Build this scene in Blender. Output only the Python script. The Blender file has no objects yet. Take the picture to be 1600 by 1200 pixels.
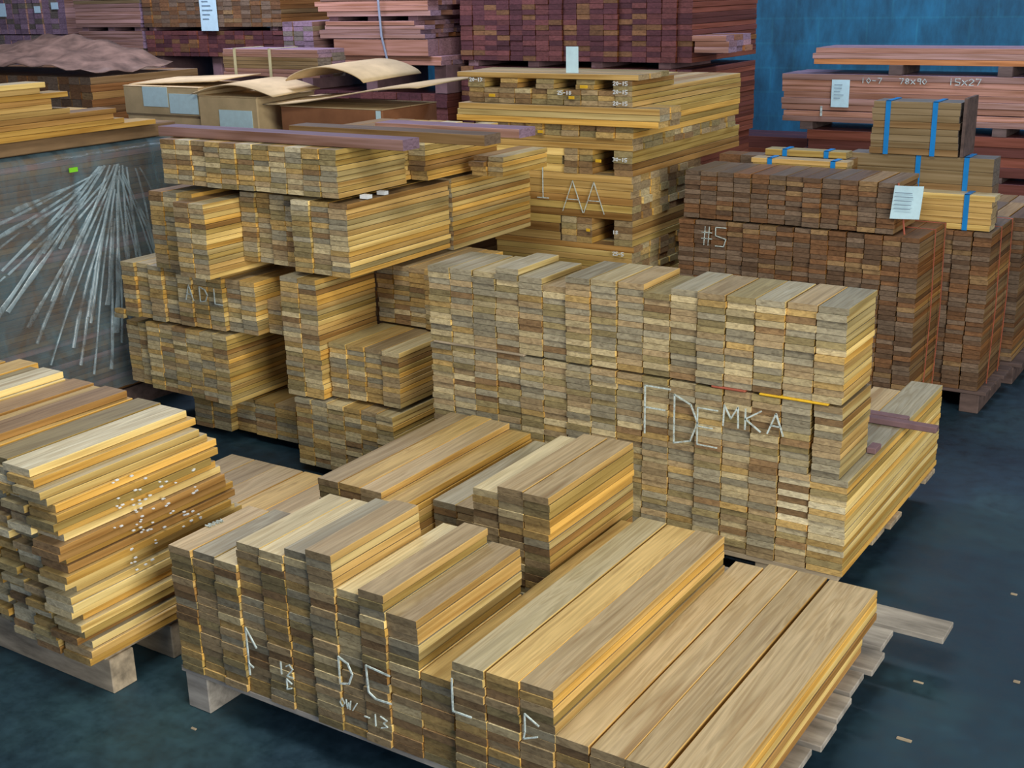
import bpy, bmesh, math, random
import numpy as np
from mathutils import Vector, Matrix
random.seed(7)
S = bpy.context.scene
COL = S.collection
R = math.radians

# ------------------------------------------------------------------ camera
cam_d = bpy.data.cameras.new('camera'); cam = bpy.data.objects.new('camera', cam_d); COL.objects.link(cam)
FPX = 1920.0
cam_d.sensor_fit = 'HORIZONTAL'; cam_d.sensor_width = 36.0; cam_d.lens = 36.0 * FPX / 1600.0
cam_d.clip_start = 0.05; cam_d.clip_end = 100
YAW, PIT, ROLL = R(33.3), R(17.9), R(-1.35)
CAM = Vector((0, 0, 1.9))
fwd = Vector((-math.sin(YAW)*math.cos(PIT), math.cos(YAW)*math.cos(PIT), -math.sin(PIT)))
rt0 = Vector((math.cos(YAW), math.sin(YAW), 0)); up0 = rt0.cross(fwd)
rt = math.cos(ROLL)*rt0 + math.sin(ROLL)*up0; up = -math.sin(ROLL)*rt0 + math.cos(ROLL)*up0
cam.matrix_world = Matrix(((rt.x, up.x, -fwd.x, CAM.x), (rt.y, up.y, -fwd.y, CAM.y), (rt.z, up.z, -fwd.z, CAM.z), (0, 0, 0, 1)))
S.camera = cam

# ------------------------------------------------------------------ world, lamps, exposure
S.view_settings.view_transform = 'Standard'
S.view_settings.look = 'None'
S.view_settings.gamma = 1.0
S.view_settings.use_curve_mapping = False
S.view_settings.exposure = 0.47
w = bpy.data.worlds.new('world'); S.world = w; w.use_nodes = True
w.node_tree.nodes['Background'].inputs[0].default_value = (0.45, 0.62, 1.0, 1)
w.node_tree.nodes['Background'].inputs[1].default_value = 0.35

def area(name, loc, target, sx, sy, power, col):
    d = bpy.data.lights.new(name, 'AREA'); d.shape = 'RECTANGLE'; d.size = sx; d.size_y = sy
    d.energy = power; d.color = col
    o = bpy.data.objects.new(name, d); COL.objects.link(o); o.location = loc
    v = Vector(target) - Vector(loc); o.rotation_euler = v.to_track_quat('-Z', 'Y').to_euler()
    return o
area('bay_door_daylight', (4.6, -0.3, 2.6), (-2.0, 3.2, 0.3), 3.6, 3.0, 335, (1.0, 0.97, 0.89))
area('ceiling_lamp', (-1.2, 1.2, 4.6), (-1.6, 2.4, 0), 2.4, 1.2, 95, (1.0, 0.97, 0.86))
area('ceiling_lamp', (-6.0, 5.4, 4.6), (-6.4, 6.6, 1.0), 2.4, 1.2, 170, (0.78, 0.80, 1.0))
area('ceiling_lamp', (-1.5, 7.4, 4.6), (-1.2, 9.4, 1.2), 2.4, 1.2, 110, (0.70, 0.82, 1.0))

# ------------------------------------------------------------------ materials
def new_mat(name):
    m = bpy.data.materials.new(name); m.use_nodes = True
    nt = m.node_tree; nt.nodes.clear()
    out = nt.nodes.new('ShaderNodeOutputMaterial'); b = nt.nodes.new('ShaderNodeBsdfPrincipled')
    nt.links.new(b.outputs[0], out.inputs[0])
    return m, nt, b
def N(nt, t, **k):
    n = nt.nodes.new(t)
    for a, v in k.items(): setattr(n, a, v)
    return n
def mixc(nt, mode, fac, a, b):
    n = N(nt, 'ShaderNodeMix', data_type='RGBA', blend_type=mode)
    for sock, v in ((n.inputs[0], fac), (n.inputs[6], a), (n.inputs[7], b)):
        if hasattr(v, 'links'): nt.links.new(v, sock)
        elif isinstance(v, (int, float)): sock.default_value = v
        else: sock.default_value = (*v, 1)
    return n.outputs[2]
def ramp(nt, src, stops):
    n = N(nt, 'ShaderNodeValToRGB'); nt.links.new(src, n.inputs[0])
    while len(n.color_ramp.elements) < len(stops): n.color_ramp.elements.new(0.5)
    for e, (p, c) in zip(n.color_ramp.elements, stops):
        e.position = p; e.color = (*c, 1) if not isinstance(c, (int, float)) else (c, c, c, 1)
    return n.outputs[0]
def noise(nt, vec, scale, detail=3, rough=0.5, dist=0.0):
    n = N(nt, 'ShaderNodeTexNoise'); n.inputs['Scale'].default_value = scale; n.inputs['Detail'].default_value = detail
    n.inputs['Roughness'].default_value = rough; n.inputs['Distortion'].default_value = dist
    if vec is not None: nt.links.new(vec, n.inputs['Vector'])
    return n.outputs['Fac']
def vscale(nt, vec, s):
    n = N(nt, 'ShaderNodeVectorMath', operation='MULTIPLY'); nt.links.new(vec, n.inputs[0]); n.inputs[1].default_value = s
    return n.outputs[0]

def wood(name, part):
    """board wood: colour = board tone x grain; coordinates and tone travel with each board"""
    m, nt, b = new_mat(name)
    gc = N(nt, 'ShaderNodeAttribute', attribute_name='gc').outputs['Vector']
    tone = N(nt, 'ShaderNodeAttribute', attribute_name='tone').outputs['Color']
    oi = N(nt, 'ShaderNodeObjectInfo')
    ad = N(nt, 'ShaderNodeMath', operation='MULTIPLY'); nt.links.new(oi.outputs['Random'], ad.inputs[0]); ad.inputs[1].default_value = 57.0
    va = N(nt, 'ShaderNodeVectorMath', operation='ADD'); nt.links.new(gc, va.inputs[0]); nt.links.new(ad.outputs[0], va.inputs[1])
    base = mixc(nt, 'MULTIPLY', 1.0, tone, oi.outputs['Color'])
    if part == 'face':
        f1 = noise(nt, vscale(nt, va.outputs[0], (26, 1.5, 26)), 1.0, 3, 0.6, 1.2)
        f2 = noise(nt, vscale(nt, va.outputs[0], (120, 3.0, 120)), 1.0, 3, 0.6)
        c = mixc(nt, 'MULTIPLY', 1.0, base, ramp(nt, f1, [(0.30, (0.66, 0.56, 0.44)), (0.44, (0.92, 0.9, 0.82)), (0.52, (1.12, 1.1, 1.05)), (0.60, (0.84, 0.78, 0.66)), (0.74, (1.25, 1.28, 1.3))]))
        c = mixc(nt, 'MULTIPLY', 0.7, c, ramp(nt, f2, [(0.3, 0.72), (0.7, 1.15)]))
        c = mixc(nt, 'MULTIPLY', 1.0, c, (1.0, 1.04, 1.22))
        b.inputs['Roughness'].default_value = 0.48
    elif part == 'edge':
        f1 = noise(nt, vscale(nt, va.outputs[0], (60, 2.0, 60)), 1.0, 2, 0.5)
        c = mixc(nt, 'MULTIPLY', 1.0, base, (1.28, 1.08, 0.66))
        c = mixc(nt, 'MULTIPLY', 0.8, c, ramp(nt, f1, [(0.3, (0.6, 0.5, 0.36)), (0.5, 1.0), (0.7, (1.35, 1.4, 1.6))]))
        b.inputs['Roughness'].default_value = 0.6
    else:
        f1 = noise(nt, vscale(nt, va.outputs[0], (45, 45, 110)), 1.0, 3, 0.6, 0.8)
        c = mixc(nt, 'MULTIPLY', 1.0, base, (0.94, 0.92, 0.96))
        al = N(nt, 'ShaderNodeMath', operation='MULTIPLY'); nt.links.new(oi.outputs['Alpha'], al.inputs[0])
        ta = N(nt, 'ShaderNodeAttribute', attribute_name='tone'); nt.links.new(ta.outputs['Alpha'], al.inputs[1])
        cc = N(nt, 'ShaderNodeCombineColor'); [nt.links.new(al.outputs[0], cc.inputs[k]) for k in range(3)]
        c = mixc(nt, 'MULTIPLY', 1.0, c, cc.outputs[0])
        c = mixc(nt, 'MULTIPLY', 0.85, c, ramp(nt, f1, [(0.28, (0.55, 0.5, 0.45)), (0.5, 1.0), (0.72, (1.4, 1.4, 1.35))]))
        b.inputs['Roughness'].default_value = 0.8
    nt.links.new(c, b.inputs['Base Color'])
    b.inputs['Specular IOR Level'].default_value = 0.35
    bp = N(nt, 'ShaderNodeBump'); bp.inputs['Strength'].default_value = 0.15; bp.inputs['Distance'].default_value = 0.002
    nt.links.new(f1, bp.inputs['Height']); nt.links.new(bp.outputs[0], b.inputs['Normal'])
    return m
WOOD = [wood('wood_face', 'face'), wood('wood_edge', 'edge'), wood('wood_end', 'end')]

def simple(name, col, rough=0.7, var=0.25, scale=8.0, metal=0.0, spec=0.4, stretch=(1, 1, 1)):
    m, nt, b = new_mat(name)
    tc = N(nt, 'ShaderNodeTexCoord').outputs['Object']
    f = noise(nt, vscale(nt, tc, stretch), scale, 4, 0.6)
    c = mixc(nt, 'MULTIPLY', 1.0, col, ramp(nt, f, [(0.3, 1 - var), (0.7, 1 + var)]))
    nt.links.new(c, b.inputs['Base Color']); b.inputs['Roughness'].default_value = rough
    b.inputs['Metallic'].default_value = metal; b.inputs['Specular IOR Level'].default_value = spec
    return m
M = {}
def mat_chalk():
    m = bpy.data.materials.new('chalk'); m.use_nodes = True; nt = m.node_tree; nt.nodes.clear()
    out = N(nt, 'ShaderNodeOutputMaterial'); tr = N(nt, 'ShaderNodeBsdfTransparent'); pb = N(nt, 'ShaderNodeBsdfPrincipled')
    pb.inputs['Base Color'].default_value = (0.62, 0.72, 0.70, 1); pb.inputs['Roughness'].default_value = 0.95
    mx = N(nt, 'ShaderNodeMixShader'); tc = N(nt, 'ShaderNodeTexCoord').outputs['Object']
    f = noise(nt, tc, 55, 3, 0.7)
    nt.links.new(ramp(nt, f, [(0.38, 0.3), (0.56, 1.0)]), mx.inputs[0])
    nt.links.new(tr.outputs[0], mx.inputs[1]); nt.links.new(pb.outputs[0], mx.inputs[2]); nt.links.new(mx.outputs[0], out.inputs[0])
    return m
M['chalk'] = mat_chalk()
M['paper'] = simple('paper', (0.62, 0.86, 0.95), 0.8, 0.06, 30)
M['ink'] = simple('printed_ink', (0.25, 0.35, 0.45), 0.8, 0.1, 30)
M['card'] = simple('cardboard', (0.58, 0.44, 0.25), 0.85, 0.18, 6)
M['card_edge'] = simple('cardboard_brown', (0.30, 0.13, 0.06), 0.8, 0.2, 6)
M['strap_blue'] = simple('blue_strap', (0.01, 0.22, 0.60), 0.4, 0.1, 20)
M['strap_cream'] = simple('cream_strap', (0.62, 0.60, 0.38), 0.5, 0.1, 20)
M['strap_grey'] = simple('grey_strap', (0.30, 0.36, 0.48), 0.5, 0.1, 20)
M['cord_orange'] = simple('orange_cord', (0.36, 0.09, 0.05), 0.6, 0.2, 20)
M['yellow_paint'] = simple('yellow_paint', (0.75, 0.45, 0.02), 0.7, 0.1, 30)
M['white_paint'] = simple('white_paint', (0.8, 0.85, 0.88), 0.8, 0.1, 30)
M['green'] = simple('green_sticker', (0.25, 0.75, 0.03), 0.6, 0.05, 30)
M['pallet'] = simple('pallet_wood', (0.36, 0.29, 0.20), 0.85, 0.45, 5, stretch=(1, 5, 5))
M['pallet_grey'] = simple('weathered_pallet_wood', (0.33, 0.30, 0.26), 0.85, 0.4, 5, stretch=(1, 5, 5))
M['pallet_dark'] = simple('dark_pallet_wood', (0.12, 0.08, 0.07), 0.85, 0.4, 5, stretch=(1, 5, 5))

def mat_floor():
    m, nt, b = new_mat('floor_concrete')
    tc = N(nt, 'ShaderNodeTexCoord').outputs['Object']
    f1 = noise(nt, tc, 0.9, 5, 0.65); f2 = noise(nt, tc, 14, 5, 0.7)
    c = ramp(nt, f1, [(0.3, (0.005, 0.018, 0.040)), (0.5, (0.010, 0.034, 0.056)), (0.72, (0.024, 0.066, 0.080))])
    c = mixc(nt, 'MULTIPLY', 0.8, c, ramp(nt, f2, [(0.3, 0.55), (0.7, 1.5)]))
    nt.links.new(c, b.inputs['Base Color'])
    nt.links.new(ramp(nt, f2, [(0.3, 0.45), (0.7, 0.75)]), b.inputs['Roughness'])
    bp = N(nt, 'ShaderNodeBump'); bp.inputs['Strength'].default_value = 0.15; nt.links.new(f2, bp.inputs['Height']); nt.links.new(bp.outputs[0], b.inputs['Normal'])
    return m
def mat_wall(name, col, mortar):
    m, nt, b = new_mat(name)
    tc = N(nt, 'ShaderNodeTexCoord').outputs['Object']
    sx = N(nt, 'ShaderNodeSeparateXYZ'); nt.links.new(tc, sx.inputs[0])
    cx = N(nt, 'ShaderNodeCombineXYZ'); nt.links.new(sx.outputs[0], cx.inputs[0]); nt.links.new(sx.outputs[2], cx.inputs[1])
    br = N(nt, 'ShaderNodeTexBrick'); nt.links.new(cx.outputs[0], br.inputs['Vector'])
    br.inputs['Scale'].default_value = 1.0; br.inputs['Brick Width'].default_value = 0.4; br.inputs['Row Height'].default_value = 0.2
    br.inputs['Mortar Size'].default_value = 0.008
    br.inputs['Color1'].default_value = (*col, 1); br.inputs['Color2'].default_value = (*[v*0.85 for v in col], 1); br.inputs['Mortar'].default_value = (*mortar, 1)
    f = noise(nt, vscale(nt, tc, (3, 3, 1.0)), 1.6, 6, 0.7)
    c = mixc(nt, 'MULTIPLY', 1.0, br.outputs['Color'], ramp(nt, f, [(0.3, 0.45), (0.5, 0.95), (0.72, 1.6)]))
    nt.links.new(c, b.inputs['Base Color']); b.inputs['Roughness'].default_value = 0.7
    return m
M['floor'] = mat_floor()
M['wall'] = mat_wall('blue_block_wall', (0.008, 0.105, 0.20), (0.010, 0.115, 0.20))
M['wall_dark'] = simple('dark_wall', (0.03, 0.04, 0.06), 0.9, 0.3, 2)
M['pillar'] = simple('dark_pillar', (0.012, 0.075, 0.115), 0.8, 0.5, 5, stretch=(6, 6, 1))

def mat_film(name, lo, hi, col):
    m = bpy.data.materials.new(name); m.use_nodes = True; nt = m.node_tree; nt.nodes.clear()
    out = N(nt, 'ShaderNodeOutputMaterial'); tr = N(nt, 'ShaderNodeBsdfTransparent'); pb = N(nt, 'ShaderNodeBsdfPrincipled')
    pb.inputs['Base Color'].default_value = (*col, 1); pb.inputs['Roughness'].default_value = 0.22; pb.inputs['Specular IOR Level'].default_value = 0.9
    mx = N(nt, 'ShaderNodeMixShader'); tc = N(nt, 'ShaderNodeTexCoord').outputs['Object']
    f = noise(nt, vscale(nt, tc, (1, 2.2, 1.2)), 3.0, 5, 0.7, 1.0)
    nt.links.new(ramp(nt, f, [(0.35, lo), (0.7, hi)]), mx.inputs[0])
    nt.links.new(tr.outputs[0], mx.inputs[1]); nt.links.new(pb.outputs[0], mx.inputs[2]); nt.links.new(mx.outputs[0], out.inputs[0])
    return m
M['film'] = mat_film('stretch_film', 0.22, 0.62, (0.16, 0.30, 0.38))
M['film_fold'] = mat_film('stretch_film_fold', 0.05, 0.85, (0.50, 0.66, 0.75))

# ------------------------------------------------------------------ helpers
def tag(o, label=None, cat=None, group=None, kind=None):
    if label: o['label'] = label
    if cat: o['category'] = cat
    if group: o['group'] = group
    if kind: o['kind'] = kind
    return o
def link(name, bm, mat, parent=None):
    me = bpy.data.meshes.new(name); bm.to_mesh(me); bm.free()
    for m in (mat if isinstance(mat, (list, tuple)) else [mat]): me.materials.append(m)
    o = bpy.data.objects.new(name, me); COL.objects.link(o); o.parent = parent
    return o
def empty(name, loc, label, cat, group=None, rz=0.0):
    o = bpy.data.objects.new(name, None); COL.objects.link(o); o.location = loc; o.rotation_euler = (0, 0, rz); o.empty_display_size = 0.05
    return tag(o, label, cat, group)
def box(bm, x0, x1, y0, y1, z0, z1, bev=0.0, mi=0):
    r = bmesh.ops.create_cube(bm, size=1.0)
    for v in r['verts']:
        v.co = Vector(((x0+x1)/2 + v.co.x*(x1-x0), (y0+y1)/2 + v.co.y*(y1-y0), (z0+z1)/2 + v.co.z*(z1-z0)))
    if bev:
        es = {e for v in r['verts'] for e in v.link_edges}
        bmesh.ops.bevel(bm, geom=list(es), offset=bev, segments=1, affect='EDGES')
    return r
def boxobj(name, dims, mat, parent=None, bev=0.0):
    bm = bmesh.new(); box(bm, *dims, bev=bev); return link(name, bm, mat, parent)

# board profile: four chamfered long edges, length along local Y, origin at the front left bottom corner
def board_geo(w, t, L, c=0.0016):
    p = [(c, 0), (w-c, 0), (w, c), (w, t-c), (w-c, t), (c, t), (0, t-c), (0, c)]
    vs = [(x, 0, z) for x, z in p] + [(x, L, z) for x, z in p]
    fs = []; ms = []
    for i in range(8):
        j = (i+1) % 8
        fs.append((i, j, j+8, i+8)); ms.append(1 if i in (1, 2, 3, 5, 6, 7) else 0)
    fs.append(tuple(range(7, -1, -1))); ms.append(2)
    fs.append(tuple(range(8, 16))); ms.append(2)
    fs = [tuple(reversed(f)) for f in fs[:8]] + fs[8:]
    fs[8] = tuple(range(0, 8)); fs[9] = tuple(range(15, 7, -1))
    return vs, fs, ms
def make_mesh(name, items):
    """items: list of (matrix, w, t, L, tone, seed)"""
    V = []; F = []; MI = []; T = []; G = []
    for mt, w_, t_, L_, tone, seed in items:
        vs, fs, ms = board_geo(w_, t_, L_); o = len(V)
        for v in vs:
            V.append(mt @ Vector(v)); T.append(tone if len(tone) == 4 else (*tone, 1.0)); G.append((v[0]+seed, v[1]+seed*1.7, v[2]+seed*0.6))
        F += [tuple(i+o for i in f) for f in fs]; MI += ms
    me = bpy.data.meshes.new(name); me.from_pydata(V, [], F)
    me.polygons.foreach_set('material_index', MI)
    a = me.attributes.new('tone', 'FLOAT_COLOR', 'POINT'); a.data.foreach_set('color', [c for t in T for c in t])
    g = me.attributes.new('gc', 'FLOAT_VECTOR', 'POINT'); g.data.foreach_set('vector', [c for t in G for c in t])
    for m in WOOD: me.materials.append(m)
    me.validate(); me.update()
    return me

TONES = {
 'pale':    (0.60, 0.50, 0.27), 'golden': (0.54, 0.37, 0.13), 'tan': (0.44, 0.33, 0.17), 'brown': (0.30, 0.19, 0.085),
 'greyish': (0.38, 0.34, 0.22), 'olive brown': (0.36, 0.29, 0.13), 'reddish': (0.34, 0.16, 0.09), 'cream': (0.72, 0.64, 0.40),
 'dark brown': (0.15, 0.09, 0.05), 'rust brown': (0.21, 0.105, 0.045), 'dull brown': (0.20, 0.14, 0.09),
 'dark red': (0.16, 0.055, 0.05), 'maroon': (0.10, 0.035, 0.04), 'pinkish': (0.36, 0.21, 0.235), 'mauve': (0.27, 0.18, 0.235), 'grey-brown': (0.19, 0.16, 0.13),
}
MIX = {
 'teak':  [('tan', 5), ('pale', 2), ('golden', 3), ('brown', 3), ('olive brown', 3), ('greyish', 2)],
 'top':   [('tan', 4), ('pale', 2), ('golden', 2), ('greyish', 1)],
 'rough': [('cream', 4), ('pale', 3), ('golden', 4), ('tan', 2), ('brown', 2), ('olive brown', 1)],
 'mid':   [('greyish', 5), ('tan', 4), ('pale', 3), ('olive brown', 3), ('brown', 1), ('golden', 1)],
 'back':  [('tan', 3), ('pale', 3), ('golden', 4), ('greyish', 3), ('olive brown', 2), ('brown', 1)],
 'tower': [('tan', 4), ('golden', 2), ('olive brown', 4), ('brown', 3), ('pale', 1)],
 'dark':  [('dark brown', 4), ('rust brown', 4), ('dull brown', 5), ('brown', 1)],
 'red':   [('dark red', 4), ('maroon', 4), ('rust brown', 1)],
 'pink':  [('pinkish', 4), ('mauve', 4), ('reddish', 1)],
 'bundle': [('grey-brown', 4), ('dull brown', 2)],
 'grey':  [('mauve', 5), ('grey-brown', 2)],
 'yellow':[('golden', 4), ('pale', 3), ('cream', 1), ('brown', 2), ('tan', 2)],
}
def pick(mix):
    m = MIX[mix]; names = [a for a, _ in m]; ws = [b for _, b in m]
    return random.choices(names, ws)[0]
ORD = ['bottom', 'first', 'second', 'third', 'fourth', 'fifth', 'sixth', 'seventh', 'eighth', 'ninth', 'tenth', 'eleventh', 'twelfth', 'thirteenth',
 'fourteenth', 'fifteenth', 'sixteenth', 'seventeenth', 'eighteenth', 'nineteenth', 'twentieth']
def ordw(n):
    if n <= 20: return ORD[n]
    tens = {2: 'twenty', 3: 'thirty', 4: 'forty', 5: 'fifty'}[n//10]
    return tens + '-' + ORD[n % 10] if n % 10 else tens[:-1] + 'ieth'

BOARDS = []   # every board of every stack
def board(kind, x, y, z, w, t, L, ax='Y', mix='teak', desc='', tone=None, jit=0.003, ja=0.35):
    BOARDS.append(dict(kind=kind, x=x+random.uniform(-1, 1)*min(jit, 0.0022), y=y+random.uniform(-jit, jit), z=z, w=w, t=t, L=L, ax=ax,
                       tone=tone or pick(mix), desc=desc, rz=R(random.uniform(-ja, ja)), seed=random.uniform(0, 60)))
def block(kind, phrase, x0, y0, z0, cols, t, mix, gap=0.0045, jit=0.003, ja=0.3, topmix=None, seams=()):
    """cols: (width, rows, length, dy[, first_row]); boards lie along Y with their ends facing -Y"""
    x = x0
    for c, col in enumerate(cols):
        w_, n, L, dy = col[:4]; r0 = col[4] if len(col) > 4 else 0
        for r in range(r0, n):
            top = (r == n-1)
            z = z0 + r*t + sum(0.008 for s_ in seams if r >= s_)
            fromtop = n - r
            if len(cols) > 1:
                d = ('topmost in ' if top else '%s from top in ' % ordw(fromtop)) + '%s column from left of %s' % (ordw(c+1), phrase)
            else:
                d = ('topmost in ' if top else '%s from top in ' % ordw(fromtop)) + phrase
            # keep columns clear of each other: a little narrower than the pitch, yaw limited by the length
            a = min(ja, math.degrees(gap*0.5/max(L, 0.1)))
            board(kind, x + gap/2, y0+dy, z, w_-gap, t-0.0015, L, 'Y', topmix if (top and topmix) else mix, d, jit=jit, ja=a)
        x += w_

# ================================================================== SETTING
def structure(name, dims, mat):
    o = boxobj(name, dims, mat); o['kind'] = 'structure'; return o
structure('floor', (-16, 6, -4, 12, -0.1, 0.0), M['floor'])
structure('wall_back', (-16, 6, 10.2, 10.4, 0, 5), M['wall'])
structure('wall_left', (-16.2, -16, -4, 10.4, 0, 5), M['wall_dark'])
structure('wall_right', (6, 6.2, -4, 10.4, 0, 5), M['wall_dark'])
structure('ceiling', (-16, 6, -4, 10.4, 5.0, 5.1), M['wall_dark'])

# ================================================================== PALLETS
def pallet(loc, x0, x1, y0, y1, top, mat, label, ndeck=8, along='X', over=None, feet=3, inset=0.02, gapd=0.014):
    """deck boards over three bearers; sizes in local metres about loc"""
    p = empty('pallet', loc, label, 'pallet', 'wooden pallets under the stacks')
    dt = 0.018
    if along == 'X':
        step = (y1-y0)/ndeck
        for i in range(ndeck):
            e = random.uniform(-0.015, 0.02) + (over.get(i, 0) if over else 0)
            boxobj('deck_board', (x0, x1+e, y0+i*step+0.006, y0+(i+1)*step-gapd, top-dt, top), mat, p, 0.002)
        for k in range(feet):
            xc = x0 + 0.05 + (x1-x0-0.10-inset)*k/(feet-1)
            boxobj('bearer', (xc-0.04, xc+0.045, y0+(0.01 if k == 0 or y1-y0 < 1.2 else 0.30), y1-0.01, 0.0, top-dt-0.0005), mat, p, 0.003)
    else:
        step = (x1-x0)/ndeck
        for i in range(ndeck):
            boxobj('deck_board', (x0+i*step+0.008, x0+(i+1)*step-0.008, y0, y1, top-dt, top), mat, p, 0.002)
        for k in range(feet):
            yc = y0 + 0.05 + (y1-y0-0.1)*k/(feet-1)
            boxobj('bearer', (x0, x1, yc-0.04, yc+0.045, 0.0, top-dt-0.0005), mat, p, 0.003)
    return p
ZP = 0.129
pallet((0, 0, 0), -2.44, -0.80, 2.0, 3.34, ZP, M['pallet_grey'], 'weathered slatted pallet under the nearest teak boards, slats sticking out at right', 10, over={9: 0.12}, inset=0.30)
pallet((0, 0, 0), -2.63, -1.045, 3.43, 4.50, ZP, M['pallet'], 'pallet under the tall middle block and its long boards', 7, inset=0.20)
pallet((0, 0, 0), -3.95, -2.66, 1.93, 2.48, ZP, M['pallet'], 'pale pallet under the rough boards at the left edge', 9, along='Y')
pallet((0, 0, 0), -3.17, -2.47, 2.56, 2.96, ZP, M['pallet_grey'], 'small pallet under the low boards between left and front pallets', 3)

# ================================================================== FRONT PALLET, FIRST ROW
T1 = 0.022
fp = 'front pallet row'
block('teak_board', fp, -2.424, 2.0, 0.13, [
 (0.0835, 17, 0.30, 0), (0.0835, 17, 0.31, 0.004), (0.0835, 17, 0.31, -0.002), (0.0835, 20, 0.36, 0.006), (0.0835, 20, 0.37, 0.0),
 (0.0835, 21, 0.36, 0.004), (0.0835, 22, 0.35, -0.006), (0.075, 18, 0.44, 0.0), (0.078, 19, 0.44, -0.006), (0.092, 17, 0.45, 0.002),
 (0.097, 11, 1.0, 0.004), (0.009, 0, 1, 0), (0.089, 14, 0.93, -0.012), (0.089, 14, 0.92, -0.008), (0.089, 14, 0.92, -0.004),
 (0.086, 9, 1.0, 0.0), (0.086, 9, 1.03, 0.0), (0.086, 9, 1.03, 0.0), (0.012, 0, 1, 0), (0.10, 5, 1.02, 0.0)], T1, 'teak', topmix='top', gap=0.0022)
block('teak_board', 'wide boards at right edge of front pallet', -0.955, 2.0, 0.13+5*T1, [(0.135, 4, 1.03, -0.004)], T1, 'teak', topmix='top', gap=0.0022)
# second row
block('teak_board', 'front pallet rear row', -2.43, 2.6, 0.13, [
 (0.083, 16, 0.70, 0), (0.083, 16, 0.71, 0.003), (0.083, 16, 0.70, 0.0), (0.085, 15, 0.70, 0.004), (0.014, 0, 1, 0),
 (0.085, 14, 0.58, 0.12), (0.085, 14, 0.60, 0.12), (0.061, 0, 1, 0),
 (0.088, 20, 0.48, 0.004), (0.084, 21, 0.48, 0), (0.084, 21, 0.49, -0.004)], T1, 'teak', topmix='top', gap=0.0022)
block('teak_board', 'the low stack', -3.16, 2.56, 0.13, [(0.116, 8, 0.38, 0.0)]*6, T1, 'teak', topmix='top', gap=0.0022)

# ================================================================== LEFT PALLET (rough boards)
T2 = 0.0225
random.seed(11)
x = -2.65
for c in range(10):
    wc = 0.118
    nr = [26, 26, 27, 26, 26, 27, 26, 26, 26, 26][c]
    for r in range(nr):
        f = r/25.0
        y0 = 1.87 + 0.012*c - 0.05*f + random.uniform(-0.022, 0.022)
        L = (0.66 - 0.11*f if r > 1 else 0.72) + random.uniform(-0.02, 0.02)
        if r in (7, 8) and c == 0: L += 0.06
        L = min(L, 2.545-y0)
        xx = x - wc + random.uniform(-0.005, 0.005) + (0.012 if c == 0 else 0)*math.sin(r*1.7)
        if c == 0 and r >= 22: xx -= 0.018*(r-21)
        if c >= 1 and r >= 22: xx -= 0.018*(r-21)
        d = ('topmost in ' if r == nr-1 else '%s from top in ' % ordw(nr-r)) + '%s column from right, left pallet' % ordw(c+1)
        if c == 0: ww = wc-0.004
        else: ww = wc-0.016
        board('rough_board', xx+0.002, y0, 0.13+r*T2, ww, T2-0.001, L, 'Y', 'rough', d, ja=0.25, jit=0.0)
    x -= wc

# ================================================================== MIDDLE BLOCK
random.seed(5)
T3 = 0.0212
nm = [39, 39, 39, 40, 39, 38, 40, 40, 40, 39, 40, 40, 40, 40, 40, 40]
cols = [(0.0955, nm[i], 0.27, random.uniform(-0.006, 0.004)) for i in range(14)]
block('short_teak_board', 'tall middle block', -2.605, 3.435, 0.13, cols, T3, 'mid', gap=0.003, jit=0.004, seams=(26,))
block('short_teak_board', "middle block's right corner", -2.605+14*0.0955, 3.435, 0.13, [(0.0955, 40, 0.27, 0.002, 15), (0.0955, 40, 0.27, 0, 26)], T3, 'mid', gap=0.003, jit=0.005, seams=(26,))
block('short_teak_board', 'short pile at dark gap', -2.597+15*0.0955, 3.435, 0.13, [(0.0915, 26, 0.27, 0, 15)], T3, 'mid', gap=0.003, jit=0.005)
block('long_teak_board', 'long corner stack', -2.605+14*0.0955, 3.435, 0.13, [(0.103, 15, 0.96, 0), (0.12, 15, 1.09, 0)], T3, 'rough', gap=0.003, jit=0.004, topmix='top')

# ================================================================== LEFT REAR STACKS
random.seed(3)
T4 = 0.0205
def C_(n, rows, L, w_=0.085, dy=0.0, jy=0.008): return [(w_, rows, L, dy+random.uniform(-jy, jy)) for _ in range(n)]
# right pile of the pair, from the floor up
block('stacked_board', "right rear pile's base", -3.36, 3.50, 0.04, C_(6, 14, 0.46), T4, 'back', gap=0.003)
block('stacked_board', 'right rear second tier', -3.20, 3.55, 0.345, C_(4, 11, 0.46, 0.088), T4, 'back', gap=0.003)
block('stacked_board', 'narrow inner rear pile', -3.40, 3.50, 0.335, C_(2, 24, 0.36, 0.095), T4, 'back', gap=0.003)
block('stacked_board', 'right rear third tier', -3.205, 3.87, 0.58, C_(4, 12, 0.45, 0.085), T4, 'back', gap=0.003)
# left pile
block('stacked_board', "left rear pile's base", -4.10, 3.62, 0.04, C_(2, 8, 0.40, 0.11), T4, 'back', gap=0.003)
block('stacked_board', 'inner left rear base', -3.88, 3.66, 0.04, C_(4, 8, 0.30, 0.12), T4, 'back', gap=0.003)
block('stacked_board', 'left rear second tier', -4.42, 3.52, 0.22, C_(2, 14, 0.42, 0.085, 0.03) + C_(6, 15, 0.50, 0.085, 0), T4, 'back', gap=0.003)
block('stacked_board', 'ADL lettered tier', -4.36, 3.52, 0.545, C_(7, 12, 0.45, 0.087) + C_(2, 11, 0.40, 0.087, 0.02) + C_(2, 7, 0.3, 0.08, 0.08), T4, 'back', topmix='top')
block('stacked_board', 'small pair beside ADL tier', -4.43, 3.49, 0.53, C_(1, 2, 0.02, 0.065, 0.01), T4, 'back', gap=0.003)
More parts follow.
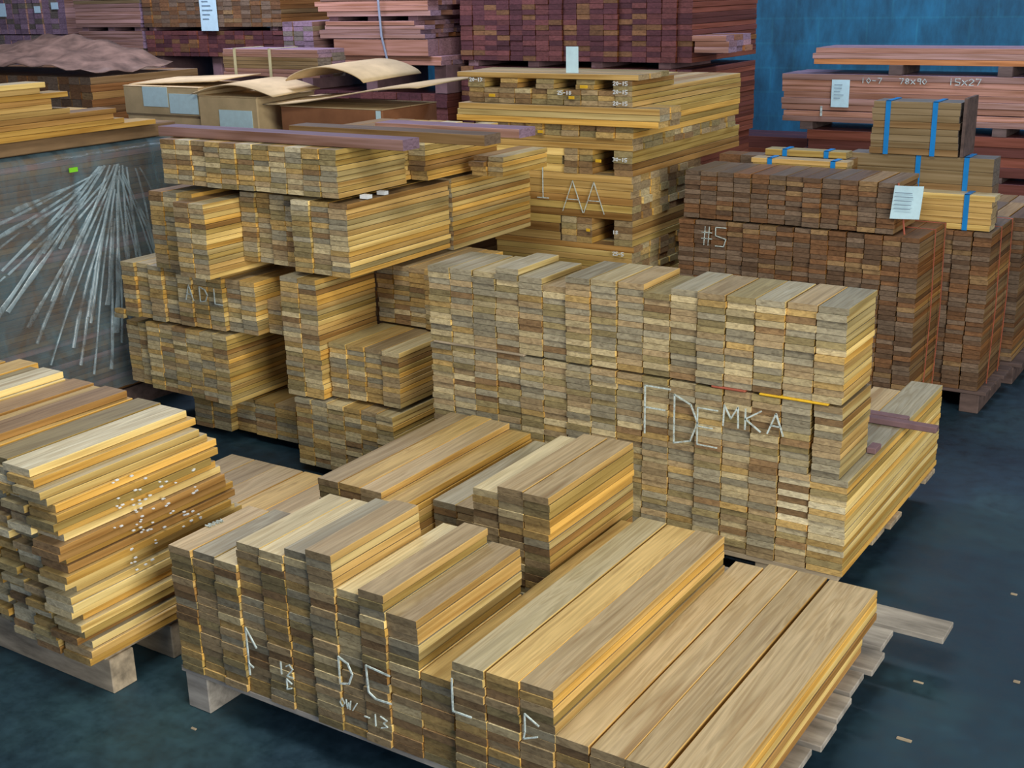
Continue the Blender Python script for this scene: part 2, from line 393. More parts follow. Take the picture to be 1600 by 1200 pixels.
# fourth tier
block('stacked_board', "fourth tier's left end", -4.10, 3.50, 0.794, C_(3, 16, 0.42, 0.082), T4, 'back', gap=0.003)
block('stacked_board', "fourth tier's jutting pile", -3.85, 3.40, 0.80, C_(2, 15, 0.50, 0.086), T4, 'back', gap=0.003)
block('stacked_board', "fourth tier's recessed part", -3.675, 3.60, 0.845, C_(4, 14, 0.60, 0.082), T4, 'back', gap=0.003)
block('stacked_board', "fourth tier's right end", -3.34, 3.54, 0.845, C_(3, 14, 0.66, 0.096), T4, 'back', topmix='rough')
block('stacked_board', "fourth tier's far half", -3.66, 4.22, 0.83, C_(7, 15, 0.62, 0.087), T4, 'back', gap=0.003)
# fifth tier
block('stacked_board', 'top rear tier', -4.05, 3.54, 1.150, C_(11, 9, 0.42, 0.0872), T4, 'back', topmix='rough')
block('stacked_board', "top tier's far half", -3.68, 4.025, 1.150, C_(7, 9, 0.53, 0.090, 0, 0.03), T4, 'yellow', jit=0.012)
block('stacked_board', 'loose end on top', -2.98, 4.25, 1.150, C_(2, 4, 0.35, 0.08, 0, 0.03), T4, 'yellow', jit=0.02)
block('stacked_board', 'small stack beside tower', -3.03, 4.22, 0.83, C_(0, 15, 0.4, 0.08), T4, 'back', gap=0.003)
# long dark planks lying over the top tier
zt = 1.150+9*T4+0.001
board('cross_plank', -4.12, 3.60, zt, 0.10, 0.040, 1.30, 'X', desc='', tone='mauve', ja=0)
board('cross_plank', -3.60, 3.84, zt, 0.11, 0.040, 0.98, 'X', desc='', tone='dull brown', ja=0)
board('cross_plank', -3.35, 4.10, zt, 0.12, 0.035, 0.72, 'X', desc='', tone='mauve', ja=0)

# ================================================================== TOWER OF CROSSED BOARDS
random.seed(21)
def xrows(kind, z0, z1, n, x0, x1, y, mix, phrase, depth=1, w_=0.09, jx=0.01, tone=None):
    t = (z1-z0)/n
    for r in range(n):
        for d in range(depth):
            a = x0+random.uniform(-jx, jx); b = x1+random.uniform(-jx, jx)
            nm_ = phrase + (', %s down' % ordw(n-r) if n > 1 else '') + (', %s row back' % ordw(d+1) if d else '')
            board(kind, a, y+d*(w_+0.004)+random.uniform(-0.004, 0.004), z0+r*t, w_, t-0.0012, b-a, 'X', mix, nm_, tone=tone, ja=0.1, jit=0.0)
def yrows(kind, z0, z1, n, x0, nc, w_, y, L, mix, phrase):
    block(kind, phrase, x0, y, z0, C_(nc, n, L, w_, 0, 0.01), (z1-z0)/n, mix, gap=0.004)
TY = 5.0; K = 'tower_board'
yrows(K, 0.0, 0.60, 20, -3.35, 8, 0.094, TY+0.05, 0.75, 'tower', 'tower base')
xrows(K, 0.60, 0.74, 5, -3.36, -2.60, TY, 'tower', 'board across tower foot', 6)
xrows(K, 0.74, 0.86, 3, -3.36, -2.985, TY, 'tower', 'short board beside lower tower opening', 1)
yrows(K, 0.74, 0.86, 4, -2.98, 2, 0.085, TY, 0.75, 'tower', "lower opening's left post")
yrows(K, 0.74, 0.86, 4, -2.70, 1, 0.10, TY, 0.75, 'tower', "lower opening's right post")
xrows(K, 0.86, 1.065, 6, -3.42, -2.60, TY, 'tower', 'board behind tower letters AA', 8)
xrows(K, 1.065, 1.18, 3, -3.46, -2.965, TY, 'tower', 'board beside upper tower opening', 1)
yrows(K, 1.065, 1.18, 4, -2.96, 2, 0.075, TY, 1.22, 'tower', "upper opening's left post")
yrows(K, 1.065, 1.18, 4, -2.70, 1, 0.10, TY, 1.22, 'tower', "upper opening's right post")
xrows(K, 1.18, 1.235, 2, -3.53, -2.60, TY, 'tower', 'board over upper tower opening', 11, 0.1)
yrows(K, 1.235, 1.29, 2, -3.45, 9, 0.095, TY-0.005, 1.20, 'tower', 'layer below pale pack')
xrows(K, 1.29, 1.375, 3, -3.54, -2.45, TY-0.03, 'top', 'board in long pale pack of tower', 2, 0.1)
yrows(K, 1.29, 1.375, 3, -3.45, 9, 0.095, TY+0.20, 1.0, 'tower', 'layer behind pale pack')
yrows(K, 1.376, 1.446, 3, -3.50, 10, 0.090, TY, 1.22, 'tower', 'upper tower layer')
for i in range(5):
    yrows(K, 1.447, 1.492, 2, [-3.50, -3.31, -3.11, -2.90, -2.70][i], 1, 0.10, TY, 0.42, 'tower', '%s spacer pair from left atop tower' % ordw(i+1))
for i in range(3):
    board(K, -3.56+random.uniform(-.01, .01), TY-0.01+i*0.112, 1.493, 0.106, 0.024, 0.98, 'X', 'tower', '%s cover board from front on tower top' % ordw(i+1), ja=0.1)

# ================================================================== DARK RIGHT BLOCK
random.seed(31)
T5 = 0.0213
block('dark_board', 'dark block', -2.41, 5.10, 0.11, C_(14, 36, 0.42, 0.0779), T5, 'dark', gap=0.004, jit=0.005)
block('dark_board', "dark block's upper tier", -2.39, 5.10, 0.885, C_(12, 10, 0.32, 0.08), T5, 'dark', gap=0.004, jit=0.005)
block('dark_board', 'second dark pile', -1.62, 5.56, 0.11, C_(6, 34, 0.45, 0.081), T5, 'dark', gap=0.004, jit=0.006)
block('dark_board', 'third dark pile', -1.75, 6.10, 0.11, C_(8, 33, 0.45, 0.081), T5, 'dark', gap=0.004, jit=0.006)
block('dark_board', 'fourth dark pile', -1.75, 6.62, 0.11, C_(8, 30, 0.55, 0.081), T5, 'dark', gap=0.004, jit=0.006)
for i, (a, b, c, d) in enumerate([(-2.42, -1.31, 5.1, 5.52), (-1.63, -1.10, 5.56, 6.05), (-1.76, -1.06, 6.08, 7.25)]):
    pallet((0, 0, 0), a, b, c, d, 0.108, M['pallet_dark'], ['dark pallet under the dark block behind the middle stack', 'dark pallet under the second dark pile', 'dark pallet with bearer ends beside the far aisle'][i], 5)

# ================================================================== FAR RIGHT LONG BOARDS
random.seed(41)
KL = 'long_reddish_board'
xrows(KL, 0.10, 0.60, 7, -3.0, -0.5, 8.5, 'red', 'board in dark lowest pack by wall', 3, 0.15, 0.02)
xrows(KL, 0.64, 0.90, 4, -3.05, -0.5, 8.5, 'red', 'board in dark pack under labelled pack', 3, 0.15, 0.02)
xrows(KL, 0.955, 1.03, 2, -3.22, -0.5, 8.5, 'pink', 'board in lower part of labelled pack', 3, 0.15, 0.015)
xrows(KL, 1.035, 1.28, 6, -3.24, -0.5, 8.5, 'pink', 'board in labelled pack by blue wall', 3, 0.15, 0.015)
xrows(KL, 1.345, 1.455, 3, -3.03, -0.5, 8.52, 'pink', 'board in topmost pack by blue wall', 3, 0.13, 0.015)
xrows(KL, 0.05, 0.75, 8, -4.3, -3.3, 9.2, 'red', 'board in low pack by blue wall', 2, 0.2, 0.03)

# ================================================================== BACK LEFT ROW
random.seed(51)
KR = 'red_brown_board'
yrows(KR, 0.95, 1.40, 14, -4.95, 17, 0.10, 7.0, 1.0, 'red', "dark red block's bottom")
yrows(KR, 1.44, 1.92, 15, -4.95, 17, 0.10, 7.0, 1.0, 'red', "dark red block's top")
xrows(KR, 1.50, 1.60, 3, -3.24, -3.02, 7.0, 'pink', 'short board jutting from dark red block', 3, 0.12)
xrows(KR, 1.41, 1.47, 2, -6.02, -5.02, 6.85, 'pink', 'board at foot of pink stack', 6, 0.12, 0.03)
xrows(KR, 1.47, 1.58, 1, -5.92, -5.10, 6.83, 'pink', 'thick pale board of pink stack', 6, 0.12, 0.01, tone='pinkish')
xrows(KR, 1.585, 1.70, 4, -6.02, -5.15, 6.83, 'pink', 'board in middle of pink stack', 6, 0.12, 0.06)
xrows(KR, 1.73, 1.90, 5, -6.05, -5.12, 6.85, 'pink', 'board in top of pink stack', 6, 0.12, 0.08)
yrows(KR, 1.47, 1.70, 7, -6.38, 3, 0.095, 6.83, 0.7, 'grey', 'lilac end pile')
yrows(KR, 1.42, 1.62, 6, -8.38, 15, 0.103, 7.3, 0.8, 'red', "papered pile's lower tier")
yrows(KR, 1.65, 2.0, 11, -8.38, 15, 0.103, 7.3, 0.8, 'dark', "papered pile's upper tier")
xrows(KR, 1.42, 1.62, 7, -9.22, -8.42, 7.3, 'grey', 'board in lower lilac pack', 6, 0.12)
xrows(KR, 1.65, 2.0, 11, -9.25, -8.42, 7.3, 'grey', 'board in upper lilac pack', 6, 0.12)
yrows(KR, 1.58, 1.95, 8, -11.3, 14, 0.11, 7.6, 0.6, 'grey', 'far left corner pile')
# piles that carry the row
def carrier(name, x0, x1, y0, y1, z1, mix, label, cat='boards', n=None, w_=0.10, t=0.045, z0=0.0):
    items = []
    nx = max(1, int((x1-x0)/w_)); nz = max(1, int((z1-z0)/t)); ww = (x1-x0)/nx; tt = (z1-z0)/nz
    for i in range(nx):
        for k in range(nz):
            items.append((Matrix.Translation((x0+i*ww, y0+random.uniform(-.006, .006), z0+k*tt)), ww-0.003, tt-0.001, y1-y0, TONES[pick(mix)], random.uniform(0, 60)))
    me = make_mesh(name, items); o = bpy.data.objects.new(name, me); COL.objects.link(o)
    tag(o, label, cat, kind='stuff'); return o
carrier('lumber_pile', -9.3, -6.4, 7.3, 8.1, 1.18, 'red', 'dark piled boards under the lilac and papered packs at the back')
carrier('lumber_pile', -6.3, -5.0, 6.9, 7.6, 1.22, 'red', 'dark piled boards under the pink stack')
carrier('lumber_pile', -4.95, -3.27, 7.0, 8.0, 0.949, 'red', 'dark piled boards low down under the dark red block')
carrier('lumber_pile', -11.4, -9.5, 7.6, 8.2, 1.57, 'grey', 'piled boards in the far left corner')
carrier('lumber_pile', -6.05, -3.72, 4.98, 5.72, 1.105, 'dark', 'dark piled boards carrying the cardboard boxes')
carrier('lumber_pile', -8.6, -6.52, 5.2, 6.1, 1.42, 'dark', 'brown piled boards behind the yellow boards at left')

carrier('lumber_pile', -3.98, -3.60, 5.75, 6.2, 1.36, 'bundle', 'grey brown boards between the reddish box and the crossed tower')

# ================================================================== YELLOW BOARDS ON THE WRAPPED STACK
random.seed(61)
ends = [4.02, 3.85, 3.78, 3.80, 3.55, 3.50, 3.46, 3.50, 3.42, 3.44]
zz = 1.325
for r, e in enumerate(ends):
    for c in range(7):
        ee = e + random.uniform(-0.05, 0.05) + (random.uniform(-0.25, 0.0) if c else 0)
        board('yellow_board', -4.74-c*0.135, 2.45, zz+r*0.0235, 0.128, 0.0225, ee-2.45, 'Y', 'yellow',
              ('topmost in ' if r == 9 else '%s from top in ' % ordw(10-r)) + '%s column from right atop wrapped stack' % ordw(c+1), ja=0.05, jit=0.001)

# ================================================================== SORT INTO INDIVIDUALS AND THE REST
def aabb(b):
    if b['ax'] == 'Y': return (b['x'], b['y'], b['z'], b['x']+b['w'], b['y']+b['L'], b['z']+b['t'])
    return (b['x'], b['y'], b['z'], b['x']+b['L'], b['y']+b['w'], b['z']+b['t'])
A = np.array([aabb(b) for b in BOARDS])
lo = A[:, :3]+0.0025; hi = A[:, 3:]-0.0025
Mx = np.array([[rt.x, rt.y, rt.z], [up.x, up.y, up.z], [fwd.x, fwd.y, fwd.z]]); C0 = np.array(CAM)
def visible_share():
    n = len(A); score = np.zeros(n)
    mid = (A[:, :3]+A[:, 3:])/2; ext = A[:, 3:]-A[:, :3]
    dist = np.linalg.norm(mid-C0, axis=1)
    view = (mid-C0)/dist[:, None]
    areas = [ext[:, 0]*ext[:, 2]*np.abs(view[:, 1]), ext[:, 1]*ext[:, 2]*np.abs(view[:, 0]), ext[:, 0]*ext[:, 1]*np.abs(view[:, 2])]
    for ax, ar in zip((1, 0, 2), areas):
        samples = []
        for u in (0.12, 0.88):
            for v in (0.25, 0.8):
                p = np.empty((n, 3))
                o1, o2 = [k for k in (0, 1, 2) if k != ax]
                p[:, o1] = A[:, o1]+ext[:, o1]*u; p[:, o2] = A[:, o2]+ext[:, o2]*v
                p[:, ax] = A[:, 1]-0.001 if ax == 1 else A[:, 3+ax]+0.001
                samples.append(p)
        for p in samples:
            c = (p-C0) @ Mx.T
            px = 800+FPX*c[:, 0]/c[:, 2]; py = 600-FPX*c[:, 1]/c[:, 2]
            idx = np.where((px > 0) & (px < 1600) & (py > 0) & (py < 1200))[0]
            for i in idx:
                d = p[i]-C0
                t1 = (lo-C0)/d; t2 = (hi-C0)/d
                tn = np.minimum(t1, t2).max(axis=1); tf = np.maximum(t1, t2).min(axis=1)
                if not ((tn < tf) & (tn > 0) & (tn < 0.999)).any(): score[i] += ar[i]/dist[i]**2/4
    return score
SC = visible_share()
KINDS = {
 'teak_board': ('teak', 'teak boards stacked on the front pallet'),
 'rough_board': ('rough', 'rough boards stacked on the left pallet'),
 'short_teak_board': ('short teak', 'short teak boards of the middle block'),
 'long_teak_board': ('long', 'long teak boards on the middle pallet'),
 'stacked_board': ('short', 'short boards in the tiered rear stacks'),
 'cross_plank': ('plank', 'planks lying over the top tier'),
 'tower_board': ('tower', 'boards of the crossed tower'),
 'dark_board': ('short', 'dark boards of the block behind the middle'),
 'long_reddish_board': ('long', 'long boards by the blue wall'),
 'red_brown_board': ('red-brown', 'boards of the back row'),
 'yellow_board': ('yellow', 'yellow boards on the wrapped stack'),
}
REST = {
 'teak_board': 'inner and lower teak boards of the front pallet, ends showing between others',
 'rough_board': 'remaining rough boards in the left part of the left pallet stack',
 'short_teak_board': 'remaining short teak board ends of the tall middle block, mostly its left half',
 'long_teak_board': 'hidden long boards inside the stack at the middle block corner',
 'stacked_board': 'remaining short boards of the tiered rear stacks left of the middle block',
 'tower_board': 'inner boards of the crossed tower behind the middle block',
 'dark_board': 'remaining dark board ends of the block behind the middle block',
 'long_reddish_board': 'rear boards of the long packs by the blue wall',
 'red_brown_board': 'remaining boards of the dark back row along the top of the photo',
 'yellow_board': 'inner yellow boards atop the wrapped stack',
}
CROSS = ['dark mauve plank lying lengthwise over the top tier of the rear stacks', 'dull brown plank behind the mauve one on the top tier', 'short mauve plank end next to the tower, on the top tier']
cache = {}
def bmatrix(b):
    if b['ax'] == 'Y': m = Matrix.Translation((b['x'], b['y'], b['z'])) @ Matrix.Rotation(b['rz'], 4, 'Z')
    else: m = Matrix.Translation((b['x'], b['y']+b['w'], b['z'])) @ Matrix.Rotation(R(-90)+b['rz'], 4, 'Z')
    return m
import re
seen_labels = {}
ENDS = {'teak_board': 0.55, 'short_teak_board': 0.92, 'rough_board': 0.8}  # end-grain darkness; teak_board's also paints in the shade of the front pallet face
for kind in KINDS:
    word, group = KINDS[kind]
    ids = [i for i, b in enumerate(BOARDS) if b['kind'] == kind]
    ids.sort(key=lambda i: -SC[i])
    ind = [i for i in ids if SC[i] > 0][:300]
    rest = [i for i in ids if i not in set(ind)]
    for n_, i in enumerate(ind):
        b = BOARDS[i]
        key = (round(b['w'], 3), round(b['t'], 4), round(b['L'], 2))
        if key not in cache:
            cache[key] = bpy.data.objects.new(kind, make_mesh(kind, [(Matrix.Identity(4), key[0], key[1], key[2], (1, 1, 1), 0.0)]))
        o = cache[key].copy(); o.name = kind; COL.objects.link(o)
        o.matrix_world = bmatrix(b); c = TONES[b['tone']]; v = random.uniform(0.72, 1.22)
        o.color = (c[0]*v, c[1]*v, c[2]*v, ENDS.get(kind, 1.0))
        if kind == 'cross_plank': lab = CROSS[[k for k in sorted(ids)].index(i)]
        else:
            noun = '' if re.search(r'\b(board|spacer)\b', b['desc'].split(' in ')[0] if ' from top in ' in b['desc'] else b['desc']) and ' from top in ' not in b['desc'] and 'topmost' not in b['desc'] else 'board, '
            lab = '%s %s%s' % (b['tone'], noun, b['desc'])
        tag(o, lab, 'board', group)
    if rest:
        items = []
        for i in rest:
            b = BOARDS[i]; c = TONES[b['tone']]; v = random.uniform(0.72, 1.22)
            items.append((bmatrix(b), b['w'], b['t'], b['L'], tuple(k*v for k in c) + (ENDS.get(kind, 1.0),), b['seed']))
        nm_ = 'remaining_' + kind + 's'
        o = bpy.data.objects.new(nm_, make_mesh(nm_, items)); COL.objects.link(o)
        tag(o, REST.get(kind, 'remaining boards'), 'boards', group, 'stuff')

# ================================================================== WRAPPED STACK AT LEFT
random.seed(71)
wr = empty('wrapped_lumber_stack', (-5.2, 3.2, 0.0), 'dark lumber stack wrapped in clear stretch film, folds fanning from its upper edge', 'wrapped stack')
items = []
for i in range(10):
    for k in range(44):
        items.append((Matrix.Translation((-5.99+i*0.135-wr.location.x, 2.3+random.uniform(-.01, .01)-wr.location.y, 0.11+k*0.0258)), 0.132, 0.025, 1.86, TONES[random.choice(['dark brown', 'dull brown', 'mauve', 'dark brown'])], random.uniform(0, 50)))
me = make_mesh('boards', items); o = bpy.data.objects.new('boards', me); COL.objects.link(o); o.parent = wr; o['kind'] = 'stuff'
boxobj('pallet', (-0.79, 0.55, -0.9, 0.95, 0.0, 0.10), M['pallet_dark'], wr)
bm = bmesh.new(); box(bm, -0.80, 0.545, -0.92, 0.98, 1.262, 1.322, 0.004)
cb = link('cover_board', bm, simple('cover_board_wood', (0.24, 0.15, 0.075), 0.8, 0.4, 5, stretch=(5, 0.6, 5)), wr); cb['label'] = 'broad brown cover board on top'
# film: right side, top edge and far end in one sheet
def film_sheet():
    bm = bmesh.new(); rows = []
    fy, fz = 0.56, 1.17   # where the folds gather
    nu, nv = 90, 46
    for i in range(nu+1):
        y = -0.93 + 1.87*i/nu; row = []
        for j in range(nv+1):
            s = j/nv
            if s < 0.16:
                k = s/0.16; X = 0.30+0.26*k; Z = 1.258
            else:
                k = (s-0.16)/0.84; X = 0.575; Z = 1.250-1.12*k
            ang = math.atan2(y-fy, fz-Z); dist = math.hypot(y-fy, fz-Z)
            rip = 0.008*math.sin(ang*26)*min(1, dist*3) + 0.006*math.sin(ang*61+1.3)*min(1, dist*2) + 0.004*math.sin(y*17+Z*9)
            if s >= 0.16: X += abs(rip)+0.004
            row.append(bm.verts.new((X, y, Z)))
        rows.append(row)
    for i in range(nu):
        for j in range(nv): bm.faces.new((rows[i][j], rows[i+1][j], rows[i+1][j+1], rows[i][j+1]))
    for f in bm.faces: f.smooth = True
    return bm
fl = link('stretch_film', film_sheet(), M['film'], wr)
def fold(y0, z0, y1, z1, wa, wb):
    bm = bmesh.new(); n = 14; prev = None
    d = Vector((0, y1-y0, z1-z0)); L = d.length; d.normalize(); p = Vector((0, -d.z, d.y))
    for i in range(n+1):
        t = i/n; c = Vector((0.592+0.010*math.sin(t*5+y1*9), y0, z0)) + d*L*t
        wv = (wa+(wb-wa)*t)*(0.6+0.4*math.sin(t*9+y1*20)**2)
        a = [bm.verts.new(c-p*wv), bm.verts.new(c+Vector((0.012, 0, 0))), bm.verts.new(c+p*wv)]
        if prev:
            bm.faces.new((prev[0], a[0], a[1], prev[1])); bm.faces.new((prev[1], a[1], a[2], prev[2]))
        prev = a
    for f in bm.faces: f.smooth = True
    return link('film_fold', bm, M['film_fold'], wr)
for y0, z0, y1, z1, wa, wb in [(0.50, 1.17, -0.10, 0.62, 0.006, 0.016), (0.52, 1.17, 0.02, 0.45, 0.004, 0.012), (0.48, 1.17, -0.30, 0.50, 0.005, 0.018), (0.55, 1.17, 0.22, 0.30, 0.004, 0.012),
        (0.56, 1.17, 0.30, 0.48, 0.005, 0.009), (0.58, 1.16, 0.44, 0.40, 0.004, 0.022), (0.60, 1.16, 0.52, 0.35, 0.003, 0.014), (0.62, 1.15, 0.60, 0.52, 0.003, 0.010), (0.44, 1.16, 0.20, 0.98, 0.005, 0.008),
        (0.47, 1.17, -0.10, 0.80, 0.004, 0.010), (0.54, 1.17, 0.12, 0.62, 0.003, 0.008), (0.66, 1.14, 0.74, 0.70, 0.002, 0.006), (0.68, 1.14, 0.84, 0.86, 0.002, 0.005), (0.0, 0.95, -0.45, 0.72, 0.003, 0.010), (-0.1, 0.78, -0.5, 0.56, 0.004, 0.012),
        (0.57, 1.17, 0.36, 0.72, 0.003, 0.007)]:
    fold(y0, z0, y1, z1, wa, wb)
random.seed(77)
for k in range(26):
    a_ = R(-78+k*4.3+random.uniform(-2, 2)); r0, r1 = random.uniform(0.03, 0.25), random.uniform(0.45, 1.0)
    fold(0.56+math.sin(a_)*r0, 1.17-math.cos(a_)*r0, max(-0.9, min(0.93, 0.56+math.sin(a_)*r1)), max(0.16, 1.17-math.cos(a_)*r1), 0.0015, random.uniform(0.004, 0.016) if a_ < 0.1 else 0.004)
g = boxobj('sticker', (0.592, 0.596, 0.30, 0.345, 1.165, 1.185), M['green'], wr); g['label'] = 'small bright green sticker'

# ================================================================== CHALK AND PAINT
GL = {
 'A': [[(0, 0), (.5, 1), (1, 0)], [(.2, .4), (.8, .4)]], 'D': [[(0, 0), (0, 1), (.7, .85), (1, .5), (.7, .1), (0, 0)]], 'E': [[(1, 1), (0, 1), (0, 0), (1, 0)], [(0, .5), (.75, .5)]],
 'C': [[(1, .92), (0, 1), (0.05, .15), (.35, 0), (1, .02)]], 'L': [[(0, 1), (0, 0), (1, 0)]], 'M': [[(0, 0), (0.05, 1), (.5, .4), (.95, 1), (1, 0)]], 'K': [[(0, 0), (0, 1)], [(1, 1), (0, .5), (1, 0)]],
 'F': [[(1, 1), (0, 1), (0, 0)], [(0, .55), (.8, .55)]], 'T': [[(0.5, 1), (.5, 0)], [(0, 0), (1, 0)]], '1': [[(.5, 0), (.5, 1)]], '2': [[(0, .8), (.5, 1), (1, .7), (0, 0), (1, 0)]], '3': [[(0, 1), (1, .8), (.4, .5), (1, .25), (0, 0)]],
 '0': [[(.5, 0), (0, .5), (.5, 1), (1, .5), (.5, 0)]], '8': [[(.5, .5), (0, .75), (.5, 1), (1, .75), (0, .25), (.5, 0), (1, .25), (.5, .5)]], '5': [[(1, 1), (0, 1), (0, .55), (1, .4), (.8, 0), (0, 0)]], '7': [[(0, 1), (1, 1), (.4, 0)]],
 '9': [[(1, .6), (.3, .5), (.3, 1), (1, 1), (.9, 0)]], '-': [[(.1, .5), (.9, .5)]], 'x': [[(0, 0), (1, .8)], [(0, .8), (1, 0)]], '#': [[(.25, 0), (.35, 1)], [(.65, 0), (.75, 1)], [(0, .35), (1, .35)], [(0, .68), (1, .68)]],
 'P': [[(0, -.25), (0, 1), (.75, .55)], [(0, .05), (.35, -.02)]], 'w': [[(0, 1), (.25, 0), (.5, .7), (.75, 0), (1, 1)]], 'u': [[(0, 1), (.2, 0), (.7, 0), (1, 1)]], 'Z': [[(1, .7), (.1, 1), (.1, .3), (0, 0), (.9, .25)]], '.': [[(.4, 0), (.6, .1)]], '/': [[(0, 0), (1, 1)]], ' ': [],
}
def strokes(bm, text, org, ux, uz, h, wd, gapf=0.35, th=0.0035, asp=0.62):
    wd *= 0.72
    """chalk lines of letters, laid as thin ribbons on the plane org + a*ux + b*uz"""
    ux = Vector(ux).normalized(); uz = Vector(uz).normalized(); nrm = ux.cross(uz); x = 0.0
    for ch in text:
        for line in GL[ch]:
            for (a, b) in zip(line, line[1:]):
                A_ = Vector(org) + ux*(x+a[0]*h*asp) + uz*(a[1]*h); B_ = Vector(org) + ux*(x+b[0]*h*asp) + uz*(b[1]*h)
                d = (B_-A_).normalized(); p = nrm.cross(d)*wd/2; e = nrm*th/2; k = d*wd*0.3
                vs = [bm.verts.new(q) for q in (A_-k-p-e, B_+k-p-e, B_+k+p-e, A_-k+p-e, A_-k-p+e, B_+k-p+e, B_+k+p+e, A_-k+p+e)]
                for f in ((0, 3, 2, 1), (4, 5, 6, 7), (0, 1, 5, 4), (1, 2, 6, 5), (2, 3, 7, 6), (3, 0, 4, 7)): bm.faces.new([vs[i] for i in f])
        x += h*asp*(1+gapf)
    return bm
def chalk(text, x, y, z, h, label, wd=0.006, mat='chalk', ux=(1, 0, 0), uz=(0, 0, 1), asp=0.62, gapf=0.35, name='chalk_writing'):
    o = link(name, strokes(bmesh.new(), text, (x, y, z), ux, uz, h, wd, gapf, asp=asp), M[mat])
    return tag(o, label, 'writing', 'chalk marks on the wood')
YF = 1.988
chalk('P', -2.150, YF, 0.225, 0.11, 'white chalk stroke with small hook at left of front pallet', 0.005, asp=0.4)
chalk('12', -2.045, YF, 0.235, 0.035, 'small chalk numbers beside the letters DC, front pallet', 0.004)
chalk('Z', -2.02, YF, 0.195, 0.03, 'small chalk squiggle under the small numbers, front pallet', 0.004)
chalk('D', -1.835, YF, 0.27, 0.075, 'chalk letter D on the front pallet boards', 0.0055, asp=0.55)
chalk('C', -1.748, YF, 0.262, 0.085, 'chalk letter C on the front pallet boards', 0.0055, asp=0.85)
chalk('0w/', -1.84, YF, 0.205, 0.024, 'faint small chalk scrawl under the letter D', 0.003)
chalk('-13', -1.765, YF, 0.185, 0.032, 'small chalk number under the letter C', 0.003)
chalk('L', -1.482, YF-0.012, 0.315, 0.085, 'chalk letter L below the long board group', 0.005, asp=0.6)
chalk('Z', -1.292, YF-0.008, 0.305, 0.065, 'chalk mark at the right corner of long board group', 0.004)
chalk('wuww', -2.408, 2.13, 0.5062, 0.016, 'small chalk scrawl lying on the top left board', 0.003, ux=(.15, 1, 0), uz=(-1, .15, 0))
YM = 3.421
chalk('F', -1.728, YM, 0.49, 0.165, 'large chalk letter like F on the middle block', 0.0065, asp=0.55)
chalk('D', -1.622, YM, 0.475, 0.165, 'large chalk letter like D on the middle block', 0.0065, asp=0.50)
chalk('E', -1.540, YM, 0.485, 0.125, 'chalk letter E beside the large letters, middle block', 0.005, asp=0.55)
chalk('MKA', -1.452, YM, 0.565, 0.068, 'smaller chalk letters MKA on the middle block', 0.0065, asp=0.75, gapf=0.45)
chalk('ADL', -3.955, 3.508, 0.665, 0.065, 'chalk letters ADL on the rear tier', 0.005, asp=0.7, gapf=0.9)
chalk('T', -3.105, 4.988, 0.94, 0.155, 'tall upright chalk stroke with foot bar on tower', 0.006, asp=0.4)
chalk('AA', -2.965, 4.988, 0.885, 0.145, 'two tall chalk letters A on tower', 0.0045, asp=0.75, gapf=0.05)
chalk('#5', -2.295, 5.09, 0.765, 0.085, 'faint chalk number on the dark block', 0.005, asp=0.6)
chalk('10-7', -2.68, 8.488, 1.225, 0.035, 'left white number on labelled pack by wall', 0.006, asp=0.8)
chalk('78x90', -2.42, 8.488, 1.225, 0.035, 'middle white number on labelled pack by wall', 0.006, asp=0.8)
chalk('15x27', -2.10, 8.488, 1.225, 0.04, 'right white number on labelled pack by wall', 0.006, asp=0.8)
chalk('1', -2.965, 8.488, 1.0, 0.06, 'short pale vertical mark below the paper by wall', 0.02)
for i, (t, x_, z_, m_) in enumerate([('20-13', -3.47, 1.475, 'white_paint'), ('20-15', -2.69, 1.472, 'white_paint'), ('25-18', -2.98, 1.425, 'white_paint'), ('20-15', -2.69, 1.435, 'white_paint'), ('20-15', -2.69, 1.385, 'white_paint'), ('8', -3.27, 1.243, 'white_paint'),
        ('30-15', -2.69, 1.135, 'white_paint'), ('18', -2.69, 0.80, 'white_paint'), ('25-5', -2.69, 0.70, 'white_paint')]):
    chalk(t, x_, 4.975, z_, 0.016, 'tiny painted number on tower end grain, %s one down' % ordw(i+1), 0.004, m_, asp=0.7)
for i, (x_, z_, w_) in enumerate([(-3.36, 1.405, 0.035), (-2.86, 1.455, 0.04), (-2.92, 1.405, 0.03), (-3.09, 1.245, 0.03), (-2.78, 1.125, 0.03), (-2.83, 0.80, 0.02)]):
    o = boxobj('paint_patch', (x_, x_+w_, 4.972, 4.976, z_, z_+0.014), M['yellow_paint'], None, 0.001)
    tag(o, 'yellow paint patch on tower end grain, %s from top' % ordw(i+1), 'paint mark', 'paint marks on the tower')
# white paint specks on the long edges of the rough boards
bm = bmesh.new(); random.seed(81)
for _ in range(70):
    k = random.choice([(2.02, .55), (2.08, .50), (2.12, .45), (2.18, .52), (2.24, .48), (2.05, .38), (2.30, .50)])
    y_ = k[0]+random.gauss(0, .012); z_ = k[1]+random.gauss(0, .05); s_ = random.uniform(.002, .004)
    box(bm, -2.6449, -2.6395, y_, y_+s_*2.6, z_, z_+s_)
o = link('paint_specks', bm, M['white_paint']); tag(o, 'white paint specks dotted over the long edges of the left pallet boards', 'paint marks', kind='stuff')

